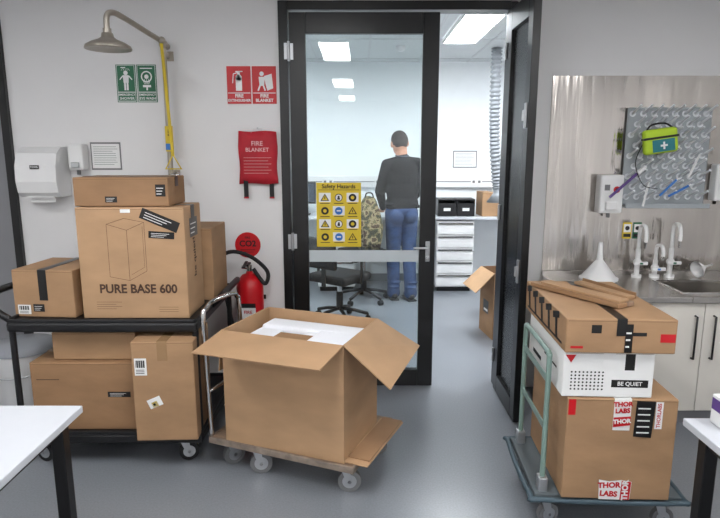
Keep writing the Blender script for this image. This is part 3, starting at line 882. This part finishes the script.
for i, (x, z, a, m) in enumerate(((1.98, 1.42, .8, M_blue), (2.05, 1.40, .5, M_blue), (1.84, 1.37, 1.4, M_white), (2.13, 1.55, 1.2, M_white))):
    b = MB(); dx, dz = math.cos(a)*.07, math.sin(a)*.07
    b.cyl((-dx, 0, -dz), (dx, 0, dz), .007, m); b.cyl((dx, 0, dz), (dx*1.25, 0, dz*1.25), .005, M_white)
    put('test_tube_brush', b, loc=(x, WY-.15, z), label='small coloured brush hanging on rack pegs', category='brush', group='brushes on drying rack')
def stk(b, w, h):
    b.r2(-w*.4, -h*.1, w*.4, h*.4, M_paper, .0004); b.d2(0, h*.15, w*.25, M_ink, .0008); b.r2(-w*.4, -h*.4, w*.4, -h*.2, M_ink, .0006)
sign('safety_sticker', 1.775, 1.835, 1.07, 1.18, M_yellow, stk, 'small yellow safety sticker on steel splashback', 'sticker', y=WY-.0085)
sign('safety_sticker', 1.845, 1.90, 1.07, 1.18, M_green, stk, 'small green safety sticker on steel splashback', 'sticker', y=WY-.0085)
b = MB(); b.lathe([(.118, 0), (.122, .004), (.122, .016), (.112, .018)], M_white, 32); b.lathe([(.112, .018), (.020, .135)], M_white, 32); b.lathe([(.020, .135), (.013, .25), (.009, .25), (.014, .135)], M_white, 32); b.lathe([(.014, .133), (.106, .016), (.112, 0), (.118, 0)], M_white, 32)
put('funnel', b, loc=(1.57, 3.735, .8205), label='white plastic funnel standing upside down on worktop', category='funnel')
b = MB(); b.lathe([(.055, 0), (.057, .004), (.015, .06), (.008, .07), (.006, .13), (.004, .13), (.005, .07), (.05, 0.002)], M_white, 24)
put('funnel', b, loc=(2.24, 3.78, .878), rot=(0, math.radians(78), .3), label='small white funnel lying by the taps', category='funnel')
def tap(x, h, lab, sp=True):
    o = empty('lab_tap', (x, 3.80, .8205), 0, lab, 'tap', 'white laboratory taps at the sink')
    b = MB(); b.cyl((0, 0, 0), (0, 0, .02), .032, M_white); b.cyl((0, 0, .02), (0, 0, h*.55), .016, M_white); b.ball((0, 0, h*.3), .026, M_white)
    put('column', b, o)
    b = MB()
    b.tube(catmull([(0, 0, h*.55), (0, 0, h*.9), (0, -.02, h), (0, -.07, h), (0, -.09, h*.85), (0, -.09, h*.72)], 6), .012, M_white); b.cyl((0, -.09, h*.74), (0, -.09, h*.6), .010, M_chrome, .006)
    put('spout', b, o)
    b = MB(); b.cyl((0, -.01, h*.3), (0, -.045, h*.3), .011, M_white); b.box((0, -.05, h*.3), (.09, .016, .022), M_white, .004); b.box((0, -.0585, h*.3), (.02, .004, .012), M_green if sp else M_blue, .001)
    put('tap_lever', b, o)
tap(1.85, .35, 'white laboratory tap with curved spout')
tap(1.97, .22, 'short white laboratory tap with curved spout', False)
tap(2.07, .36, 'white laboratory tap with curved spout')

# ================================================================= LAB ROOM
def bench(x0, x1, label):
    o = empty('lab_bench', ((x0+x1)/2, 7.03, 0), 0, label, 'bench')
    w = x1-x0
    b = MB(); b.box((0, 0, .885), (w, .62, .03), M_table, .003); put('bench_top', b, o)
    for x in (-w/2+.06, w/2-.06):
        for y in (-.27, .27):
            b = MB(); b.box((x, y, .435), (.04, .04, .87), M_alu, .002); put('leg', b, o)
    return o
bench(-1.9, 3.0, 'long white laboratory bench along the far wall')
def drawers(x0, x1):
    o = empty('drawer_unit', ((x0+x1)/2, 7.0, 0), 0, 'white under-bench drawer unit with black pull gaps', 'drawer unit', 'drawer units under the lab bench')
    w = x1-x0
    b = MB(); b.bx(-w/2, w/2, -.24, .24, .06, .85, M_white, .002); b.bx(-w/2+.02, w/2-.02, -.2, .2, .0, .06, M_black); put('body', b, o)
    for i in range(5):
        z0 = .075+i*.155
        b = MB(); b.bx(-w/2+.006, w/2-.006, -.262, -.242, z0, z0+.135, M_white, .003)
        d = put('drawer', b, o)
        b = MB(); b.bx(-w/2+.02, w/2-.02, -.275, -.263, z0+.118, z0+.132, M_black, .001); put('handle', b, d)
drawers(.90, 1.34)
drawers(-.5, -.06)
b = MB(); b.box((0, 0, 0), (4.8, .06, .14), M_white, .006); b.box((0, -.031, .0), (4.8, .004, .01), M_grayrub)
put('cable_trunking', b, loc=(.55, BY-.031, 1.28), label='white horizontal service trunking on lab wall', category='trunking')
for x in (.25, 1.45, -.4):
    b = MB(); b.box((0, 0, 0), (.14, .01, .08), M_paper, .003); b.box((-.035, -.007, 0), (.03, .006, .03), M_grayrub, .002); b.box((.035, -.007, 0), (.03, .006, .03), M_grayrub, .002)
    put('power_socket', b, loc=(x, BY-.07, 1.28), label='white double power socket on trunking', category='power socket', group='sockets on lab trunking')
sign('notice_sheet', 1.16, 1.46, 1.45, 1.66, M_grayrub, notice, 'white printed notice on the lab wall', 'notice', y=BY)
for i, x in enumerate((1.02, 1.24)):
    o = empty('storage_bin', (x, 6.92, .902), 0, 'black plastic storage bin on lab bench', 'storage bin', 'black bins on lab bench')
    b = MB(); b.bx(-.10, .10, -.13, .13, 0, .01, M_blackpl)
    for s in (-1, 1):
        b.bx(s*.10-.006, s*.10+.006, -.13, .13, 0, .2, M_blackpl, .002); b.bx(-.10, .10, s*.13-.006, s*.13+.006, 0, .2 if s > 0 else .15, M_blackpl, .002)
    b.bx(-.108, .108, -.138, .138, .185, .2, M_blackpl, .003)
    put('bin_body', b, o)
    b = MB(); b.box((0, -.139, .08), (.08, .004, .035), M_paper, .001); put('card_label', b, o)
carton('brown cardboard box on lab bench', (1.57, 6.93, .902), .05, .30, .3, .28, M_card, 'y')
carton('brown cardboard carton with labels on lab floor', (1.52, 5.7, 0), .1, .45, .4, .42, M_card3, 'y', M_tape, None, [(FRONT(-.2), -.1, .25, .1, .07, 'w')])
o = empty('open_cardboard_box', (1.37, 5.15, 0), .12, 'open brown cardboard box with raised flap on lab floor', 'box')
b = MB()
w, d, h, t = .44, .36, .60, .006
b.bx(-w/2, w/2, -d/2, -d/2+t, 0, h, M_card3); b.bx(-w/2, w/2, d/2-t, d/2, 0, h, M_card3); b.bx(-w/2, -w/2+t, -d/2+t, d/2-t, 0, h, M_card3); b.bx(w/2-t, w/2, -d/2+t, d/2-t, 0, h, M_card3); b.bx(-w/2+t, w/2-t, -d/2+t, d/2-t, 0, t, M_card3)
put('body', b, o)
b = MB(); b.P = LEFTP(-w/2); b.r2(-.08, .2, .06, .32, M_btape, .001); b.r2(-.06, .22, .04, .24, M_paper, .0015); put('sticker', b, o)
for pts in ([(-w/2, -d/2, h), (-w/2-.17, -d/2-.02, h-.16), (-w/2-.17, d/2, h-.16), (-w/2, d/2, h)], [(-w/2, -d/2, h), (-w/2-.02, -d/2-.14, h+.06), (w/2, -d/2-.14, h+.06), (w/2, -d/2, h)], [(w/2, -d/2, h), (w/2+.12, -d/2, h-.1), (w/2+.12, d/2, h-.1), (w/2, d/2, h)]):
    b = MB(); b.slab(pts, .006, M_card2); put('flap', b, o)
b = MB()
pts = catmull([(1.43, 6.35, 2.71), (1.43, 6.35, 2.2), (1.45, 6.36, 1.7), (1.51, 6.4, 1.25)], 60)
N = len(pts)
b.tube(pts, lambda t: .052+.009*math.sin(t*N*1.25), M_duct, 16)
o = put('extraction_duct', b, label='grey corrugated flexible extraction hose hanging from lab ceiling', category='duct')
b = MB(); b.lathe([(.05, .0), (.05, -.06), (.12, -.16), (.115, -.16), (.045, -.05)], M_duct, 24, T((1.515, 6.402, 1.26))); put('extraction_hood', b, o)
b = MB(); b.lathe([(0, -.05), (.03, -.05), (.05, -.03), (.055, 0)], M_white, 24); put('smoke_detector', b, loc=(.42, 6.3, CEIL-.0), label='round white smoke detector on lab ceiling', category='smoke detector')
def chair(x, y, rz, lab, sh=.53, arms=False):
    o = empty('office_chair', (x, y, 0), rz, lab, 'chair')
    b = MB(); b.box((0, 0, sh-.01), (.47, .45, .085), M_rubber, .035, seg=3); put('seat', b, o)
    b = MB(); b.box((0, .23, sh+.28), (.38, .05, .30), M_rubber, .024, R(-.08, 4, 'X'), 3); b.box((0, .24, sh+.06), (.05, .012, .26), M_blackpl, .003); put('backrest', b, o)
    b = MB(); b.cyl((0, 0, .12), (0, 0, sh-.05), .024, M_chrome); b.cyl((0, 0, .12), (0, 0, .30), .034, M_blackpl); b.box((0, 0, sh-.065), (.22, .22, .03), M_blackpl, .006); put('gas_lift', b, o)
    if arms:
        for s in (-1, 1):
            b = MB(); b.box((s*.27, 0, sh+.19), (.06, .26, .03), M_rubber, .012, seg=3); b.tube([(s*.12, 0, sh-.05), (s*.27, 0, sh-.04), (s*.27, 0, sh+.18)], .016, M_blackpl); put('armrest', b, o)
    b = MB()
    for i in range(5):
        a = 2*math.pi*i/5
        b.tube([(0, 0, .13), (math.cos(a)*.15, math.sin(a)*.15, .11), (math.cos(a)*.28, math.sin(a)*.28, .075)], .017, M_blackpl)
    put('star_base', b, o)
    for i in range(5):
        a = 2*math.pi*i/5
        c = Vector((math.cos(a)*.28, math.sin(a)*.28, .028)); tt = Vector((-math.sin(a), math.cos(a), 0))
        b = MB(); b.cyl(c-tt*.022, c+tt*.022, .028, M_rubber); b.cyl(c+Vector((0, 0, .0)), c+Vector((0, 0, .05)), .008, M_blackpl); put('caster', b, o)
    return o
chair(-.20, 5.55, 2.5, 'black swivel office chair with star base in lab', .46, True)
chair(.04, 6.34, .4, 'black swivel stool chair beside bench holding camouflage backpack', .56)
o = empty('backpack', (.10, 6.32, .593), .3, 'khaki camouflage backpack sitting upright on chair', 'backpack')
b = MB()
bm = bmesh.new(); bmesh.ops.create_cube(bm, size=1); bmesh.ops.subdivide_edges(bm, edges=bm.edges[:], cuts=5, use_grid_fill=True)
for v in bm.verts:
    x, y, z = v.co
    k = 1-.30*max(0, z)*2
    sq = 1-.22*((2*x)**2*(2*z)**2)
    v.co = Vector((x*.26*k*sq+random.uniform(-.006, .006), y*.18*sq*k, (z+.5)*.58*(1-.10*(2*x)**2)))
b.addbm(bm, M_khaki, True); put('pack_body', b, o)
b = MB(); b.box((0, -.11, .15), (.2, .05, .18), M_khaki, .02, seg=3); put('front_pocket', b, o)
b = MB(); b.tube(catmull([(-.05, 0, .55), (-.03, 0, .61), (.03, 0, .61), (.05, 0, .55)], 6), .008, M_rubber); put('carry_loop', b, o)
b = MB(); b.box((0, 0, .10), (.34, .28, .20), M_white, .01); b.box((0, -.142, .14), (.2, .004, .05), M_blackpl); put('bench_instrument', b, loc=(-.35, 6.98, .902), label='white benchtop instrument with dark display on lab bench', category='instrument')
b = MB(); b.box((0, 0, .006), (.3, .2, .01), M_blackpl, .002); b.box((0, .03, .1), (.03, .02, .18), M_blackpl); b.box((0, .0, .26), (.44, .02, .26), M_blackpl, .004); b.P = FRONT(-.011); b.r2(-.2, .15, .2, .37, mat('screen', (60, 70, 84), .2), .001)
put('monitor', b, loc=(-.75, 7.0, .902), label='black computer monitor on lab bench', category='monitor')

# ================================================================= PERSON
def blob(name, prims, m, parent, voxel=.008, it=4, fac=.5, label=None):
    bm = bmesh.new()
    def ell(c, r, rot=None):
        M = T(c) @ (rot if rot else Matrix.Identity(4)) @ Matrix.Diagonal((r[0], r[1], r[2], 1))
        bmesh.ops.create_uvsphere(bm, u_segments=20, v_segments=12, radius=1, matrix=M)
    for p in prims:
        if p[0] == 's': ell(p[1], p[2], p[3] if len(p) > 3 else None)
        else:
            p0, p1, r0, r1 = Vector(p[1]), Vector(p[2]), p[3], p[4]
            d = p1-p0; L = d.length
            q = d.to_track_quat('Z', 'Y').to_matrix().to_4x4()
            bmesh.ops.create_cone(bm, cap_ends=True, segments=20, radius1=r0, radius2=r1, depth=L, matrix=T((p0+p1)/2) @ q)
            ell(p0, (r0*.995,)*3); ell(p1, (r1*.995,)*3)
    me = bpy.data.meshes.new('tmpb'); bm.to_mesh(me); bm.free()
    o = bpy.data.objects.new('tmpb', me); COL.objects.link(o)
    md = o.modifiers.new('r', 'REMESH'); md.mode = 'VOXEL'; md.voxel_size = voxel
    sm = o.modifiers.new('s', 'SMOOTH'); sm.iterations = it; sm.factor = fac
    dg = bpy.context.evaluated_depsgraph_get()
    nm = bpy.data.meshes.new_from_object(o.evaluated_get(dg))
    bpy.data.objects.remove(o); bpy.data.meshes.remove(me)
    nm.name = name
    nm.materials.clear(); nm.materials.append(m)
    for p in nm.polygons: p.use_smooth = True
    r = put(name, nm, parent)
    if label: r['label'] = label
    return r
pe = empty('person', (.46, 6.40, 0), 0.22, 'person standing with back turned, dark sweater, blue jeans, at lab bench', 'person')
pe.scale = (1.035, 1.035, 1.035)
hipL, hipR = (-.085, 0, .95), (.085, 0, .95)
knL, knR = (-.080, .03, .52), (.085, -.01, .52)
anL, anR = (-.075, .02, .10), (.095, -.06, .10)
shL, shR = (-.165, 0, 1.455), (.165, 0, 1.47)
elL, elR = (-.225, .06, 1.18), (.205, .07, 1.18)
wrL, wrR = (-.13, .28, .975), (.13, .29, .97)
HC = Vector((-.02, .045, 1.685))
hr = R(-.06, 4, 'Y') @ R(-.34, 4, 'X')
def hp_(x, y, z):
    v = hr @ Vector((x, y, z)); return tuple(HC+v)
body = []
body += [('s', tuple(HC), (.082, .100, .120), hr), ('s', hp_(0, .058, -.037), (.060, .055, .075)), ('c', (0, .012, 1.50), (-.008, .02, 1.63), .064, .060)]
body += [('s', hp_(0, .112, -.02), (.014, .022, .022)), ('s', hp_(-.086, -.005, -.015), (.014, .024, .036)), ('s', hp_(.086, -.005, -.015), (.014, .024, .036)), ('s', hp_(0, .103, -.065), (.024, .011, .009))]
body += [('s', hp_(-.032, .090, .015), (.015, .011, .011)), ('s', hp_(.032, .090, .015), (.015, .011, .011))]
body += [('s', (0, 0, 1.33), (.145, .10, .18)), ('s', (0, 0, 1.12), (.13, .09, .16)), ('s', (0, 0, .98), (.14, .095, .11))]
for sh, el, wr, sg in ((shL, elL, wrL, -1), (shR, elR, wrR, 1)):
    body += [('c', (sg*.06, 0, 1.48), sh, .045, .048), ('c', sh, el, .046, .036), ('c', el, wr, .036, .026)]
    w = Vector(wr); fwd = Vector((-sg*.12, .95, -.28)).normalized(); side = Vector((-sg, -.1, .0)).normalized()
    palm = w+fwd*.055
    body += [('c', w, w+fwd*.04, .026, .028), ('s', palm, (.040, .050, .017), R(-.28, 4, 'X'))]
    for k, (off, ln) in enumerate(((-.030, .034), (-.011, .041), (.009, .044), (.028, .040))):
        b0 = palm+fwd*.042+side*off
        b1 = b0+fwd*ln*.9+Vector((0, 0, .002)); b2 = b1+(fwd+Vector((0, 0, -.7))).normalized()*ln*.75
        body += [('c', b0, b1, .0095, .0088), ('c', b1, b2, .0088, .0075)]
    t0 = palm+side*.032-fwd*.015; t1 = t0+(side*.8+fwd*.8).normalized()*.038; t2 = t1+(fwd+side*.1).normalized()*.028
    body += [('c', t0, t1, .012, .010), ('c', t1, t2, .010, .008)]
for hp, kn, an in ((hipL, knL, anL), (hipR, knR, anR)):
    a = Vector(an)
    cf = (kn[0]*.6+an[0]*.4, kn[1]*.6+an[1]*.4-.004, .36)
    body += [('c', hp, kn, .066, .046), ('c', kn, cf, .046, .048), ('c', cf, an, .048, .032), ('c', a+Vector((0, 0, -.04)), a+Vector((0, .13, -.06)), .032, .026)]
blob('body', body, M_skin, pe, .0065, 3, .5, 'fair skin')
sw = [('s', (0, 0, 1.33), (.176, .125, .19)), ('s', (0, .0, 1.18), (.172, .128, .20)), ('s', (0, -.004, 1.05), (.182, .132, .13)), ('c', (-.07, 0, 1.475), (.07, 0, 1.48), .066, .066), ('s', (0, -.025, 1.41), (.150, .11, .13)), ('c', (0, .01, 1.49), (0, .014, 1.535), .078, .068)]
for sh, el, wr, sg in ((shL, elL, wrL, -1), (shR, elR, wrR, 1)):
    w = Vector(wr); e = Vector(el)
    sw += [('c', (sg*.06, 0, 1.485), sh, .060, .062), ('c', sh, el, .064, .054), ('c', el, tuple(e+(w-e)*.92), .054, .040)]
# soft folds around the waist and sleeves
for i in range(7):
    a = -1.9+.55*i
    sw.append(('s', (math.sin(a)*.15, -.06+abs(math.sin(a))*.02, 1.02+.03*(i % 2)), (.05, .07, .018)))
blob('sweater', sw, M_knit, pe, .008, 4, .5, 'dark navy knitted sweater')
b = MB(); b.tube([(math.cos(a)*.066, .013+math.sin(a)*.068, 1.552+.008*math.sin(a)) for a in [2*math.pi*i/24 for i in range(24)]], .007, mat('grey_collar', (84, 90, 102), .9), 8, True); put('shirt_collar', b, pe)
jn = [('s', (0, -.005, .99), (.168, .125, .10)), ('s', (-.075, -.045, .93), (.092, .09, .10)), ('s', (.075, -.045, .93), (.092, .09, .10))]
for hp, kn, an in ((hipL, knL, anL), (hipR, knR, anR)):
    a = Vector(an)
    jn += [('c', hp, kn, .098, .074), ('c', kn, tuple(a), .074, .066), ('c', tuple(a+Vector((0, 0, .03))), tuple(a+Vector((0, .0, -.02))), .066, .072)]
    for i, z in enumerate((.15, .20, .47, .56)):
        f = (z-.10)/.42
        jn.append(('s', (an[0]+(kn[0]-an[0])*min(f, 1)+.008*(i % 2), an[1]+(kn[1]-an[1])*min(f, 1)-.02, z), (.070, .060, .016)))
blob('jeans', jn, M_jeans, pe, .007, 3, .5, 'blue denim jeans')
for an in (anL, anR):
    a = Vector(an)
    b = MB()
    bm = bmesh.new(); bmesh.ops.create_uvsphere(bm, u_segments=24, v_segments=14, radius=1)
    for v in bm.verts:
        x, y, z = v.co
        z2 = z*.055+.05
        z2 = max(z2, .012)
        if y > 0: z2 = .012+(z2-.012)*(1-.35*y)
        v.co = Vector((a.x+x*.05, a.y+.05+y*.14, z2))
    b.addbm(bm, M_shoe, True)
    b.box((a.x, a.y+.05, .009), (.094, .27, .017), M_rubber, .008)
    put('shoe', b, pe)
blob('hair', [('s', hp_(0, -.012, .030), (.088, .099, .096), hr), ('s', hp_(0, -.052, -.022), (.074, .050, .066)), ('s', hp_(-.066, -.028, .012), (.021, .042, .050)), ('s', hp_(.066, -.028, .012), (.021, .042, .050))], M_hair, pe, .006, 2, .5, 'short dark greying hair')

# ================================================================= WORLD, CAMERA
wd = bpy.data.worlds.new('world'); sc.world = wd; wd.use_nodes = True
wd.node_tree.nodes['Background'].inputs[0].default_value = (.7, .75, .8, 1)
wd.node_tree.nodes['Background'].inputs[1].default_value = .2
cd = bpy.data.cameras.new('camera'); cam = bpy.data.objects.new('camera', cd); COL.objects.link(cam)
cd.sensor_width = 36; cd.lens = 29.0; cd.clip_start = .05
cam.location = (0, 0, 1.65)
cam.rotation_euler = (math.radians(90-10.5), 0, 0)
sc.camera = cam
